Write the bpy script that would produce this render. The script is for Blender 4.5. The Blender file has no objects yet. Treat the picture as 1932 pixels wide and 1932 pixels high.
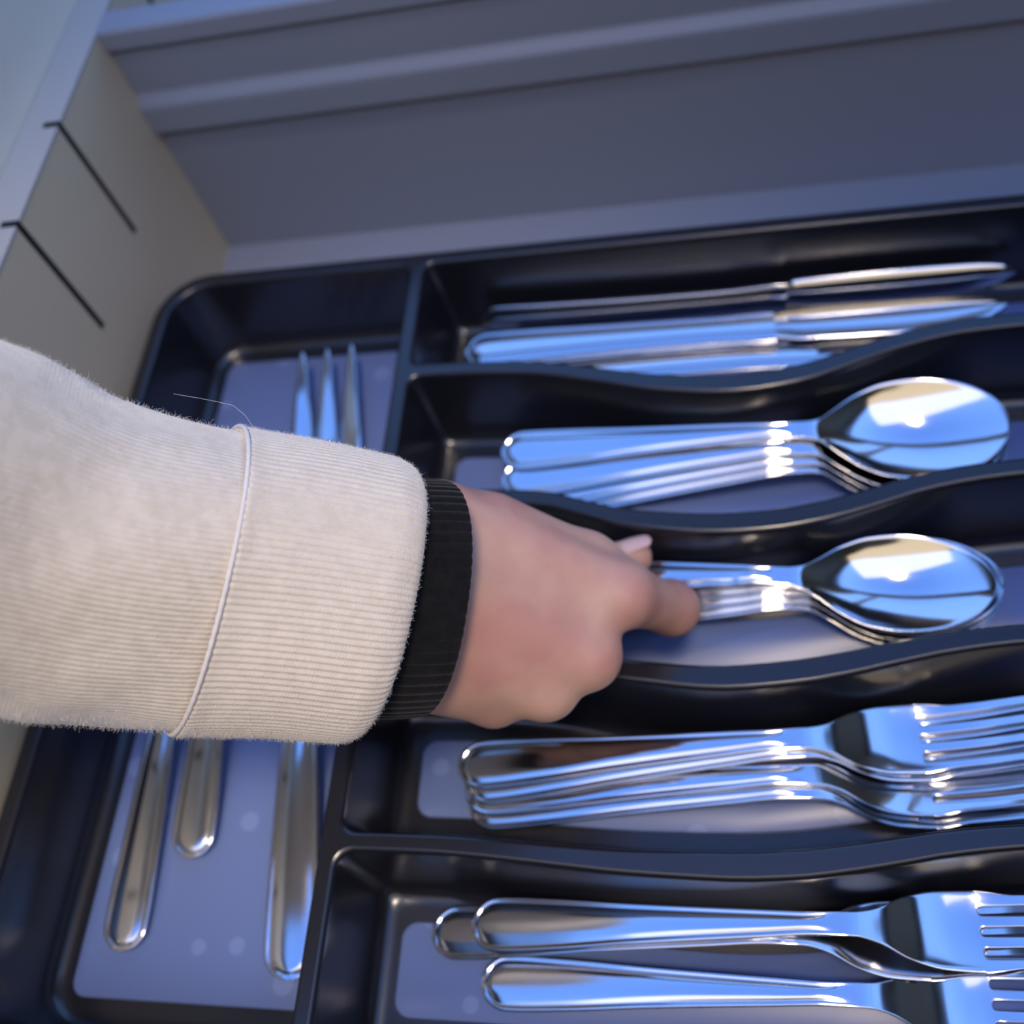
import bpy, bmesh, math, random
import numpy as np
from mathutils import Vector, Matrix, noise

random.seed(7)
rng = np.random.default_rng(7)
sc = bpy.context.scene
C = sc.collection

# ------------------------------------------------------------------ camera
FPX = 1975.0
ROT = np.array([[0.97573465, 0.04178922, 0.21493151],
                [0.07116649, 0.86779316, -0.49180318],
                [-0.20706816, 0.49516533, 0.84376186]])
CAM = np.array([0.0, 0.0, 0.40])
cd = bpy.data.cameras.new('camera')
cam = bpy.data.objects.new('camera', cd)
C.objects.link(cam)
cd.sensor_width = 36.0
cd.lens = 36.0 * FPX / 1932.0
cd.clip_start = 0.01
cd.dof.use_dof = True
cd.dof.focus_distance = 0.300
cd.dof.aperture_fstop = 7.0
cam.matrix_world = Matrix([[*ROT[0], CAM[0]], [*ROT[1], CAM[1]], [*ROT[2], CAM[2]], [0, 0, 0, 1]])
sc.camera = cam

# ------------------------------------------------------------------ light
sc.view_settings.view_transform = 'Standard'
sc.view_settings.look = 'None'
sc.view_settings.gamma = 1.0
sc.view_settings.use_curve_mapping = False
sc.view_settings.exposure = 0.0

world = bpy.data.worlds.new('daylight')
sc.world = world
world.use_nodes = True
bg = world.node_tree.nodes['Background']
wt = world.node_tree                                   # blue daylight sky: paler at the horizon, deeper overhead
w_tc = wt.nodes.new('ShaderNodeTexCoord')
w_sx = wt.nodes.new('ShaderNodeSeparateXYZ')
w_cr = wt.nodes.new('ShaderNodeValToRGB')
w_cr.color_ramp.elements[0].position = 0.0
w_cr.color_ramp.elements[0].color = (0.30, 0.54, 1.0, 1)
w_cr.color_ramp.elements[1].position = 1.0
w_cr.color_ramp.elements[1].color = (0.10, 0.24, 0.74, 1)
w_el = w_cr.color_ramp.elements.new(0.78)
w_el.color = (0.185, 0.40, 1.0, 1)
wt.links.new(w_tc.outputs['Generated'], w_sx.inputs[0])
wt.links.new(w_sx.outputs[2], w_cr.inputs[0])
wt.links.new(w_cr.outputs[0], bg.inputs[0])
bg.inputs[1].default_value = 1.5


def area(name, loc, target, size, size_y, power, col, portal=False):
    ld = bpy.data.lights.new(name, 'AREA')
    ld.shape = 'RECTANGLE'
    ld.size = size
    ld.size_y = size_y
    ld.energy = power
    ld.color = col
    ld.cycles.is_portal = portal
    o = bpy.data.objects.new(name, ld)
    C.objects.link(o)
    o.location = loc
    o.rotation_euler = (Vector(target) - Vector(loc)).to_track_quat('-Z', 'Y').to_euler()
    return o


WX0, WX1, WZ0, WZ1, WY = -0.75, 1.15, 0.20, 1.62, 1.0      # window opening in the wall beyond the drawer
sc.cycles.max_bounces = 6
sc.cycles.diffuse_bounces = 3
sc.cycles.glossy_bounces = 4
SX0, SX1, SY0, SY1, SZ0 = -1.00, 1.70, -1.30, 0.93, 1.70     # roof light in the ceiling
area('roof_light_portal', ((SX0 + SX1) / 2, (SY0 + SY1) / 2, SZ0 + 0.02), ((SX0 + SX1) / 2, (SY0 + SY1) / 2 + 1e-4, -1),
     SX1 - SX0, SY1 - SY0, 1, (1, 1, 1), True)
area('window_portal', ((WX0 + WX1) / 2, WY + 0.02, (WZ0 + WZ1) / 2), ((WX0 + WX1) / 2, -1, (WZ0 + WZ1) / 2),
     WX1 - WX0, WZ1 - WZ0, 1, (1, 1, 1), True)
area('warm_fill_light', (0.20, -0.75, 1.30), (-0.15, 0.2, 0.1), 1.7, 1.2, 6.0, (1.0, 0.80, 0.54))  # unseen warm fill, added to brighten the drawer panels and partition
sd_ = bpy.data.lights.new('arm_fill_spot', 'SPOT')          # added unseen spot, narrowed to warm the arm and spare the tray
sd_.energy = 180.0
sd_.color = (1.0, 0.80, 0.56)
sd_.spot_size = math.radians(14.0)
sd_.spot_blend = 1.0
sd_.shadow_soft_size = 0.22
spot = bpy.data.objects.new('arm_fill_spot', sd_)
C.objects.link(spot)
spot.location = (0.08, -0.20, 1.60)
spot.rotation_euler = (Vector((-0.145, 0.125, 0.14)) - spot.location).to_track_quat('-Z', 'Y').to_euler()


# ------------------------------------------------------------------ helpers
def at(px, py, z):
    """photo pixel + height above the tray floor (m) -> point"""
    r = ROT @ np.array([px - 966.0, 966.0 - py, -FPX])
    return CAM + r * ((z - CAM[2]) / r[2])


def dep(px, py, d):
    """photo pixel + distance along the view axis (m) -> point"""
    return CAM + ROT @ np.array([(px - 966.0) / FPX * d, (966.0 - py) / FPX * d, -d])


def mat(name, col, rough=0.5, metal=0.0, **kw):
    m = bpy.data.materials.new(name)
    m.use_nodes = True
    b = m.node_tree.nodes['Principled BSDF']
    b.inputs['Base Color'].default_value = (*col, 1)
    b.inputs['Roughness'].default_value = rough
    b.inputs['Metallic'].default_value = metal
    for k, v in kw.items():
        b.inputs[k.replace('_', ' ')].default_value = v
    return m


def nd(m, typ, **kw):
    n = m.node_tree.nodes.new(typ)
    for k, v in kw.items():
        if k in n.inputs:
            n.inputs[k].default_value = v
        else:
            setattr(n, k, v)
    return n


def lk(m, a, b):
    m.node_tree.links.new(a, b)


def bsdf(m):
    return m.node_tree.nodes['Principled BSDF']


def mesh_obj(name, verts, faces, m, parent=None, smooth=True, mats=None):
    me = bpy.data.meshes.new(name)
    me.from_pydata([tuple(map(float, v)) for v in verts], [], [tuple(f) for f in faces])
    me.update()
    if smooth:
        me.polygons.foreach_set('use_smooth', [True] * len(me.polygons))
    if m:
        me.materials.append(m)
    o = bpy.data.objects.new(name, me)
    C.objects.link(o)
    if parent:
        o.parent = parent
    return o


def bm_obj(name, bm, m, parent=None, smooth=False):
    bmesh.ops.recalc_face_normals(bm, faces=bm.faces)
    me = bpy.data.meshes.new(name)
    bm.to_mesh(me)
    bm.free()
    if smooth:
        me.polygons.foreach_set('use_smooth', [True] * len(me.polygons))
    me.materials.append(m)
    o = bpy.data.objects.new(name, me)
    C.objects.link(o)
    if parent:
        o.parent = parent
    return o


def box(bm, x0, x1, y0, y1, z0, z1):
    vs = [bm.verts.new(p) for p in ((x0, y0, z0), (x1, y0, z0), (x1, y1, z0), (x0, y1, z0),
                                    (x0, y0, z1), (x1, y0, z1), (x1, y1, z1), (x0, y1, z1))]
    for f in ((3, 2, 1, 0), (4, 5, 6, 7), (0, 1, 5, 4), (1, 2, 6, 5), (2, 3, 7, 6), (3, 0, 4, 7)):
        bm.faces.new([vs[i] for i in f])


def bevel_box(name, dims, m, parent=None, r=0.001, seg=2):
    bm = bmesh.new()
    box(bm, *dims)
    bmesh.ops.bevel(bm, geom=bm.edges[:], offset=r, segments=seg, affect='EDGES', profile=0.5)
    return bm_obj(name, bm, m, parent)


def empty(name, loc=(0, 0, 0), rot=(0, 0, 0)):
    o = bpy.data.objects.new(name, None)
    C.objects.link(o)
    o.location = loc
    o.rotation_euler = rot
    o.empty_display_size = 0.02
    return o


def tag(o, label, cat, group=None):
    o['label'] = label
    o['category'] = cat
    if group:
        o['group'] = group
    return o


def struct(o, label=None):
    o['kind'] = 'structure'
    if label:
        o['label'] = label
    return o


def sstep(a, b, x):
    t = np.clip((x - a) / (b - a), 0, 1)
    return t * t * (3 - 2 * t)


def pchip(xs, ys):
    """smooth monotone-ish interpolator (finite-difference hermite)"""
    xs = np.array(xs, float)
    ys = np.array(ys, float)
    h = np.diff(xs)
    dl = np.diff(ys) / h
    m = np.zeros_like(ys)
    m[0], m[-1] = dl[0], dl[-1]
    for i in range(1, len(xs) - 1):
        m[i] = 0 if dl[i - 1] * dl[i] <= 0 else 2 * dl[i - 1] * dl[i] / (dl[i - 1] + dl[i])

    def f(x):
        x = np.clip(np.asarray(x, float), xs[0], xs[-1])
        i = np.clip(np.searchsorted(xs, x, side='right') - 1, 0, len(xs) - 2)
        t = (x - xs[i]) / h[i]
        return ((1 + 2 * t) * (1 - t) ** 2 * ys[i] + t * (1 - t) ** 2 * h[i] * m[i]
                + t * t * (3 - 2 * t) * ys[i + 1] + t * t * (t - 1) * h[i] * m[i + 1])
    return f


# ------------------------------------------------------------------ materials
M_black = mat('black_plastic', (0.011, 0.012, 0.018), 0.24)
M_black.node_tree.nodes['Principled BSDF'].inputs['Specular IOR Level'].default_value = 0.8
M_rimblack = M_black

M_liner = mat('grey_liner', (0.14, 0.20, 0.42), 0.30)
n = nd(M_liner, 'ShaderNodeTexVoronoi', feature='F1')
n.inputs['Scale'].default_value = 52.0
tc = nd(M_liner, 'ShaderNodeTexCoord')
lk(M_liner, tc.outputs['Object'], n.inputs['Vector'])
gt = nd(M_liner, 'ShaderNodeMath', operation='LESS_THAN')
gt.inputs[1].default_value = 0.22
lk(M_liner, n.outputs['Distance'], gt.inputs[0])
sep = nd(M_liner, 'ShaderNodeSeparateColor')
lk(M_liner, n.outputs['Color'], sep.inputs[0])
g2 = nd(M_liner, 'ShaderNodeMath', operation='GREATER_THAN')
g2.inputs[1].default_value = 0.55
lk(M_liner, sep.outputs[0], g2.inputs[0])
mu = nd(M_liner, 'ShaderNodeMath', operation='MULTIPLY')
lk(M_liner, gt.outputs[0], mu.inputs[0])
lk(M_liner, g2.outputs[0], mu.inputs[1])
mx = nd(M_liner, 'ShaderNodeMix', data_type='RGBA')
mx.inputs[6].default_value = (0.14, 0.20, 0.42, 1)
mx.inputs[7].default_value = (0.19, 0.26, 0.51, 1)
lk(M_liner, mu.outputs[0], mx.inputs[0])
lk(M_liner, mx.outputs[2], bsdf(M_liner).inputs['Base Color'])

M_steel = mat('polished_steel', (0.80, 0.80, 0.82), 0.09, 1.0)
n = nd(M_steel, 'ShaderNodeTexNoise')
n.inputs['Scale'].default_value = 90.0
tc = nd(M_steel, 'ShaderNodeTexCoord')
lk(M_steel, tc.outputs['Object'], n.inputs['Vector'])
mr = nd(M_steel, 'ShaderNodeMapRange')
mr.inputs[3].default_value = 0.06
mr.inputs[4].default_value = 0.15
lk(M_steel, n.outputs['Fac'], mr.inputs[0])
lk(M_steel, mr.outputs[0], bsdf(M_steel).inputs['Roughness'])

M_beige = mat('beige_laminate', (0.76, 0.63, 0.42), 0.5)
M_edge = mat('grey_edge_band', (0.50, 0.49, 0.47), 0.35)
M_greysteel = mat('grey_powder_coat', (0.32, 0.345, 0.41), 0.42)
M_white = mat('white_laminate', (0.93, 0.88, 0.72), 0.4)
M_slot_shade = mat('slot_shade_black', (0.008, 0.008, 0.009), 0.6)

# ------------------------------------------------------------------ room shell
RX0, RX1, RY0, RY1, RZ0, RZ1 = -1.9, 1.9, -2.0, WY, -0.80, 1.70
M_wall = mat('warm_wall_paint', (0.20, 0.145, 0.09), 0.8)
M_ceil = mat('white_ceiling_paint', (0.30, 0.28, 0.27), 0.9)
M_floor = mat('wood_floor', (0.30, 0.19, 0.10), 0.45)
M_frame = mat('wooden_window_frame', (0.42, 0.25, 0.12), 0.45)


def room_box(name, dims, m):
    bm = bmesh.new()
    box(bm, *dims)
    return struct(bm_obj(name, bm, m))


T = 0.08
room_box('floor', (RX0, RX1, RY0, RY1, RZ0 - T, RZ0), M_floor)
bm = bmesh.new()
box(bm, RX0, SX0, RY0, RY1, RZ1, RZ1 + T)
box(bm, SX1, RX1, RY0, RY1, RZ1, RZ1 + T)
box(bm, SX0, SX1, RY0, SY0, RZ1, RZ1 + T)
box(bm, SX0, SX1, SY1, RY1, RZ1, RZ1 + T)
struct(bm_obj('ceiling', bm, M_ceil))
room_box('wall_left', (RX0 - T, RX0, RY0 - T, RY1 + T, RZ0 - T, RZ1 + T), M_wall)
room_box('wall_right', (RX1, RX1 + T, RY0 - T, RY1 + T, RZ0 - T, RZ1 + T), M_wall)
room_box('wall_front', (RX0, RX1, RY0 - T, RY0, RZ0 - T, RZ1 + T), M_wall)
bm = bmesh.new()
box(bm, RX0, WX0, WY, WY + T, RZ0 - T, RZ1 + T)
box(bm, WX1, RX1, WY, WY + T, RZ0 - T, RZ1 + T)
box(bm, WX0, WX1, WY, WY + T, RZ0 - T, WZ0)
box(bm, WX0, WX1, WY, WY + T, WZ1, RZ1 + T)
struct(bm_obj('wall_back', bm, M_wall))
wf = struct(empty('window_1', ((WX0 + WX1) / 2, WY, WZ0)))


def wbar(x0, x1, z0, z1):
    bm = bmesh.new()
    cx = (WX0 + WX1) / 2
    box(bm, x0 - cx, x1 - cx, -0.012, 0.05, z0 - WZ0, z1 - WZ0)
    bm_obj('window_frame', bm, M_frame, wf)


wbar(WX0, WX0 + .06, WZ0, WZ1)
wbar(WX1 - .06, WX1, WZ0, WZ1)
wbar(WX0 + .06, WX1 - .06, WZ0, WZ0 + .06)
wbar(WX0 + .06, WX1 - .06, WZ1 - .06, WZ1)
wbar(0.62, 0.68, WZ0 + .06, WZ1 - .06)

# base cabinet that carries the drawer
cab = tag(empty('base_cabinet', (0.15, 0.25, RZ0)), 'white base cabinet below the open cutlery drawer', 'cabinet')
bevel_box('cabinet_body', (-0.42, 0.85, -0.55, 0.60, 0.0, 0.765), M_white, cab, 0.002)

# ------------------------------------------------------------------ drawer
DF = -0.006                                      # top of the drawer floor
TOPZ = 0.137
drawer = tag(empty('drawer', (0.1, 0.25, -0.035)), 'open kitchen drawer with beige slotted side and grey metal partition', 'drawer')
OX, OY, OZ = 0.1, 0.25, -0.035


def D(x0, x1, y0, y1, z0, z1):
    return (x0 - OX, x1 - OX, y0 - OY, y1 - OY, z0 - OZ, z1 - OZ)


XB = -0.287                                       # beige face
XB2 = -0.3055
bevel_box('drawer_floor', D(XB2, 0.60, -0.25, 0.70, -0.035, DF), M_greysteel, drawer, 0.0005)
SLOTS = [0.361, 0.301, 0.241, 0.181, 0.121, 0.061, 0.001, 0.481, 0.541, 0.601]
SW, SD, SZ = 0.0017, 0.0075, 0.071
bm = bmesh.new()
ys = sorted(SLOTS)
edges = [-0.25] + ys + [0.70]
for i in range(len(edges) - 1):
    y0 = edges[i] + (SW if i > 0 else 0)
    y1 = edges[i + 1] - (SW if i < len(edges) - 2 else 0)
    box(bm, *D(XB2, XB, y0, y1, DF, TOPZ - 0.0012))
for y in ys:
    box(bm, *D(XB2, XB, y - SW, y + SW, DF, SZ))
    box(bm, *D(XB2, XB - SD, y - SW, y + SW, SZ, TOPZ - 0.0012))
side = bm_obj('side_panel', bm, M_beige, drawer)
bm = bmesh.new()
for i in range(len(edges) - 1):
    y0 = edges[i] + (SW if i > 0 else 0)
    y1 = edges[i + 1] - (SW if i < len(edges) - 2 else 0)
    box(bm, *D(XB2, XB + 0.0002, y0, y1, TOPZ - 0.0012, TOPZ))
for y in ys:
    box(bm, *D(XB2, XB - SD, y - SW, y + SW, TOPZ - 0.0012, TOPZ))
bm_obj('edge_band', bm, M_edge, side)
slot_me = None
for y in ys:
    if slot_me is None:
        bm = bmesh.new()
        box(bm, XB - SD - OX, XB + 0.0003 - OX, -SW, SW, SZ - OZ, TOPZ + 0.0002 - OZ)  # solid filler flush with the face, its black stands for shade in the slot
        o = bm_obj('slot', bm, M_slot_shade, side)
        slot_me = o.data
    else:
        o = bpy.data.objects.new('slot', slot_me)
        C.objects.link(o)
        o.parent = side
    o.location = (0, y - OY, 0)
    o['label'] = 'narrow black filler standing in for the shade inside a panel slot'
bevel_box('drawer_front', D(-0.328, XB2 - 0.0004, -0.27, 0.72, -0.06, 0.245), M_white, drawer, 0.001)
# grey metal partition with pressed ridges, profile in (y, z) extruded along x
prof = [(0.4245, DF), (0.4245, 0.0745), (0.4262, 0.0752), (0.4262, 0.0790), (0.4205, 0.0797), (0.4200, 0.0810),
        (0.4200, 0.0945), (0.4206, 0.0962), (0.4240, 0.1002), (0.4246, 0.1016), (0.4246, 0.1235), (0.4262, 0.1240), (0.4262, 0.1262),
        (0.4225, 0.1268), (0.4220, 0.1280), (0.4220, 0.1358), (0.4232, TOPZ + 0.0004), (0.4380, TOPZ + 0.0004), (0.4390, TOPZ - 0.001), (0.4390, DF)]
vs, fs = [], []
xs_ = (XB - 0.0, 0.60)
for x in xs_:
    for (y, z) in prof:
        vs.append((x - OX, y - OY, z - OZ))
K = len(prof)
for i in range(K):
    j = (i + 1) % K
    fs.append((i, j, K + j, K + i))
fs.append(tuple(range(K))[::-1])
fs.append(tuple(range(K, 2 * K)))
mesh_obj('metal_partition', vs, fs, M_greysteel, drawer, smooth=False)

# ------------------------------------------------------------------ cutlery tray
H = 0.045
tray = tag(empty('cutlery_tray', (0, 0.18, DF)), 'black plastic cutlery tray with wavy dividers and grey liners', 'cutlery tray')
TX0, TX1, TY0, TY1 = -0.283, 0.205, 0.001, 0.3540
XD = -0.1470
d1 = pchip([-.147, -.124, -.088, -.064, -.030, .0, .023, .044, .065, .090, .115, .15, .205], [.283, .2825, .280, .275, .267, .264, .2665, .273, .2800, .2850, .286, .284, .283])
d2 = pchip([-.147, -.110, -.077, -.062, -.041, -.005, .009, .029, .048, .068, .090, .115, .15, .205], [.2155, .2155, .213, .208, .202, .1985, .1990, .202, .207, .213, .2165, .218, .217, .2155])
d3 = pchip([-.147, -.110, -.070, -.040, -.010, .015, .033, .051, .069, .091, .115, .15, .205], [.146, .146, .1435, .139, .1362, .138, .141, .145, .1485, .151, .152, .151, .146])
d4 = pchip([-.147, -.112, -.093, -.075, -.039, -.010, .012, .028, .044, .060, .085, .115, .15, .205], [.0765, .0763, .0755, .0743, .0722, .0718, .073, .0752, .078, .081, .0835, .084, .082, .0765])
hwf = lambda x: 0.0019 + 0.0013 * np.exp(-((np.asarray(x) - 0.01) / 0.07) ** 2)
cst = lambda v: (lambda x: np.full_like(np.asarray(x, float), v))
yf_far = cst(TY1 - 0.0058)
yf_near = cst(TY0 + 0.0060)
lo = lambda d: (lambda x: d(x) - hwf(x))
hi = lambda d: (lambda x: d(x) + hwf(x))
XL = XD + 0.0021
XR = TX1 - 0.006
#                x0, x1, ytop(x), ybot(x), radii (tl, tr, br, bl)
comps = [
    (TX0 + 0.0065, XD - 0.0021, yf_far, yf_near, (0.022, 0.006, 0.006, 0.022), 'left'),
    (XL, XR, yf_far, hi(d1), (0.006, 0.022, 0.006, 0.006), 'knives'),
    (XL, XR, lo(d1), hi(d2), (0.007, 0.007, 0.007, 0.007), 'spoons'),
    (XL, XR, lo(d2), hi(d3), (0.007, 0.007, 0.007, 0.007), 'spoons2'),
    (XL, XR, lo(d3), hi(d4), (0.007, 0.007, 0.007, 0.007), 'forks'),
    (XL, XR, lo(d4), yf_near, (0.007, 0.007, 0.022, 0.007), 'forks2'),
]
NS, NCR = 40, 7


def outline(cp, dx, dy, rk=None):
    x0, x1, yt, yb, rad, _ = cp
    x0 = x0 + dx
    x1 = x1 - dx
    pts = []
    r = [max(q - 0.6 * dx, 0.0045) if rk is None else rk for q in rad]
    tl, tr, br, bl = r
    ytop = lambda x: yt(x) - dy
    ybot = lambda x: yb(x) + dy

    def arc(cx, cy, rr, a0, a1):
        for k in range(NCR):
            a = math.radians(a0 + (a1 - a0) * k / (NCR - 1))
            pts.append((cx + rr * math.cos(a), cy + rr * math.sin(a)))

    # top side left->right
    arc(x0 + tl, float(ytop(x0 + tl)) - tl, tl, 180, 90)
    for x in np.linspace(x0 + tl, x1 - tr, NS + 2)[1:-1]:
        pts.append((x, float(ytop(x))))
    arc(x1 - tr, float(ytop(x1 - tr)) - tr, tr, 90, 0)
    ya, yb_ = float(ytop(x1 - tr)) - tr, float(ybot(x1 - br)) + br
    for t in np.linspace(0, 1, 8)[1:-1]:
        pts.append((x1, ya + (yb_ - ya) * t))
    arc(x1 - br, yb_, br, 0, -90)
    for x in np.linspace(x1 - br, x0 + bl, NS + 2)[1:-1]:
        pts.append((x, float(ybot(x))))
    arc(x0 + bl, float(ybot(x0 + bl)) + bl, bl, 270, 180)
    ya, yb_ = float(ybot(x0 + bl)) + bl, float(ytop(x0 + tl)) - tl
    for t in np.linspace(0, 1, 8)[1:-1]:
        pts.append((x0, ya + (yb_ - ya) * t))
    return pts


TO = (0, 0.18, DF)


def tl_(p, z):
    return (p[0] - TO[0], p[1] - TO[1], z - TO[2])


def loft_loops(loops, close_last=False):
    n_ = len(loops[0])
    vs, fs = [], []
    for lp in loops:
        vs += lp
    for a in range(len(loops) - 1):
        for i in range(n_):
            j = (i + 1) % n_
            fs.append((a * n_ + i, a * n_ + j, (a + 1) * n_ + j, (a + 1) * n_ + i))
    if close_last:
        fs.append(tuple(range((len(loops) - 1) * n_, len(loops) * n_)))
    return vs, fs


LEV = [(0.0, H), (0.0006, H - 0.0002), (0.0012, H - 0.0007), (0.0016, H - 0.0016), (0.0018, H - 0.003),
       (0.0036, 0.020), (0.0052, 0.006), (0.0060, 0.0030), (0.0076, 0.0010), (0.0098, 0.0002), (0.0120, 0.0)]
top_loops = []
for cp in comps:
    loops = [[tl_(p, z) for p in outline(cp, d, d)] for d, z in LEV]
    top_loops.append([tl_(p, H) for p in outline(cp, 0, 0)])
    vs, fs = loft_loops(loops, True)
    co = mesh_obj('compartment', vs, fs, M_black, tray)
    mo = outline(cp, 0.0145, 0.0175, 0.006)
    mi = outline(cp, 0.0149, 0.0179, 0.006)
    vs, fs = loft_loops([[tl_(p, 0.0) for p in mo], [tl_(p, 0.0007) for p in mo], [tl_(p, 0.0010) for p in mi]], True)
    li = mesh_obj('liner', vs, fs, M_liner, co)
    li['label'] = 'grey non-slip liner on the compartment floor'


def rrect(x0, x1, y0, y1, r, n_=14):
    pts = []
    for cx, cy, a0 in ((x0 + r, y1 - r, 180), (x1 - r, y1 - r, 90), (x1 - r, y0 + r, 0), (x0 + r, y0 + r, -90)):
        for k in range(n_):
            a = math.radians(a0 - 90 * k / (n_ - 1))
            pts.append((cx + r * math.cos(a), cy + r * math.sin(a)))
    return pts


olev = [(0.0018, H), (0.0009, H - 0.0002), (0.0003, H - 0.0008), (0.0, H - 0.002), (0.0, H - 0.009), (0.0025, H - 0.0095), (0.008, DF)]
oloops = [[tl_(p, z) for p in rrect(TX0 + d, TX1 - d, TY0 + d, TY1 - d, 0.028 - d)] for d, z in olev]
vs, fs = loft_loops(oloops)
bm = bmesh.new()
bv = [bm.verts.new(v) for v in vs]
for f in fs:
    bm.faces.new([bv[i] for i in f])
n_ = len(oloops[0])
fe = [bm.edges.get((bv[i], bv[(i + 1) % n_])) for i in range(n_)]
for lp in top_loops:
    lv = [bm.verts.new(v) for v in lp]
    for i in range(len(lv)):
        fe.append(bm.edges.new((lv[i], lv[(i + 1) % len(lv)])))
bmesh.ops.triangle_fill(bm, use_beauty=True, use_dissolve=False, edges=fe, normal=(0, 0, 1))
me = bpy.data.meshes.new('rim')
for f in bm.faces:
    f.smooth = True
bm.to_mesh(me)
bm.free()
me.materials.append(M_black)
o = bpy.data.objects.new('rim', me)
C.objects.link(o)
o.parent = tray


# ------------------------------------------------------------------ cutlery
def stations(L, rim, width, zc, conc, thick, headf, n_=96, s_end=None, capr=None, e=.0095):
    """closed cross-section rings along the length of a piece of cutlery"""
    s_end = L if s_end is None else s_end
    a = np.concatenate([np.array([0, .00012, .0004, .0009, .0016, .0024, .0019, .00195, .0021, .0034, .0046, .006, .0072]), np.linspace(.0084, s_end, n_)])
    a = np.unique(a)
    if capr:
        tail = s_end - np.array([.006, .0045, .0033, .0023, .0015, .0009, .0004, .00012, 0])
        a = np.concatenate([a[a < s_end - .0075], tail])
    FT = np.array([1, .985, .93, .86, .79, .66, .45, .22, 0])
    FB = np.array([.98, .80, .55, .28, 0])
    rings = []
    for s in a:
        w = float(width(s))
        if s >= e:
            wi = max(w - rim, 0.0)
        elif s > rim:
            wi = max(float(width(e)) - rim, 0.0) * math.sqrt(max(1 - ((e - s) / (e - rim)) ** 2, 0))
        else:
            wi = 0.0
        b = float(headf(s))
        c = float(conc(s))
        t = float(thick(s))
        z = float(zc(s))
        # handle profile: flat raised border, groove, gently domed panel
        yh = np.array([w, w * .99 - .00005, w - rim * .35 if w > rim else w * .7, wi + .0006 if wi > 0 else w * .5, wi + .0001, wi * .93, wi * .66, wi * .33, 0])
        yh = np.minimum(yh, w)
        g = .00034 * min(1.0, wi / .002)
        zh = np.array([-.0006, -.00015, 0, -.00002, -g, -g * .8 + .00010 * (wi > 0), .00030 * min(1, wi / .004), .00046 * min(1, wi / .004), .0005 * min(1, wi / .004)])
        yb = FT * w
        zb = -c * (1 - FT ** 2) + np.array([-.0004, -.0001, 0, 0, 0, 0, 0, 0, 0])
        yy = yh * (1 - b) + yb * b
        zz = z + zh * (1 - b) + zb * b
        bot_y = FB * w
        zbot = z - t - c * (1 - FB ** 2) * b + (1 - b) * (FB ** 2) * t * .35
        ring = [(s, y_, z_) for y_, z_ in zip(yy, zz)] + [(s, -y_, z_) for y_, z_ in zip(yy[-2::-1], zz[-2::-1])]
        ring += [(s, -y_, z_) for y_, z_ in zip(bot_y, zbot)] + [(s, y_, z_) for y_, z_ in zip(bot_y[-2::-1], zbot[-2::-1])]
        rings.append(ring)
    return a, rings


def ring_mesh(name, rings, m, parent, cap0=True, cap1=True):
    n_ = len(rings[0])
    vs = [p for r in rings for p in r]
    fs = []
    for a in range(len(rings) - 1):
        for i in range(n_):
            j = (i + 1) % n_
            fs.append((a * n_ + i, (a + 1) * n_ + i, (a + 1) * n_ + j, a * n_ + j))
    if cap0:
        k0 = len(vs)
        vs += rings[0]
        fs.append(tuple(range(k0, k0 + n_)))
    if cap1:
        k0 = len(vs)
        vs += rings[-1]
        fs.append(tuple(range(k0, k0 + n_))[::-1])
    return mesh_obj(name, vs, fs, m, parent)


def endcap(s, e, w):
    return w * np.sqrt(np.clip(1 - ((e - np.minimum(s, e)) / e) ** 2, 0, 1))


def copy_tree(o, parent=None):
    c = o.copy()
    C.objects.link(c)
    c.parent = parent
    for ch in o.children:
        copy_tree(ch, c)
    return c


# --- table spoon
def make_spoon(name, L=0.210, sc_=1.0):
    root = empty(name)
    s0 = 0.132 * L / 0.210          # neck
    BL = L - s0 - 0.008
    wbase = pchip([0, .012, .03, .06, .10, s0 - .008, s0, s0 + .006], [.0088, .0093, .0086, .0066, .0046, .0036, .0036, .0040])

    eggw = pchip([0, .06, .14, .26, .40, .56, .7], [.0037, .0047, .0092 * sc_, .0158 * sc_, .0203 * sc_, .0218 * sc_, .0218 * sc_])

    def width(s):
        w = endcap(s, .0095, 1.0) * wbase(s)
        if s > s0:
            t = np.clip((s - s0) / (L - s0), 0, 1)
            # egg outline: blend neck to bowl
            if t > .56:
                return float(.0218 * sc_ * np.sqrt(max(1 - ((t - .56) / .44) ** 2, 0)))
            return float(eggw(t))
        return float(w)
    zc = pchip([0, .02, .06, .10, s0 - .016, s0, s0 + .010, s0 + .028, s0 + .05, L - .008, L], [.0030, .0046, .0090, .0130, .0142, .0132, .0112, .0094, .0087, .0092, .0095])
    conc = lambda s: .0078 * np.sin(np.pi * np.clip((s - s0 - .004) / (L - s0 - .004), 0, 1) ** .95) ** .9 if s0 + .004 < s < L else 0.0
    thick = pchip([0, .02, s0 - .01, s0, s0 + .02, L], [.0018, .0020, .0024, .0024, .0013, .0010])
    headf = lambda s: sstep(s0 - .016, s0 - .002, s)
    a, rings = stations(L, .0019, width, zc, conc, thick, headf, n_=110, capr=True)
    k = int(np.argmin(abs(a - (s0 + .003))))
    ring_mesh('handle', rings[:k + 1], M_steel, root, True, False)
    ring_mesh('bowl', rings[k:], M_steel, root, False, True)
    return root


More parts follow.
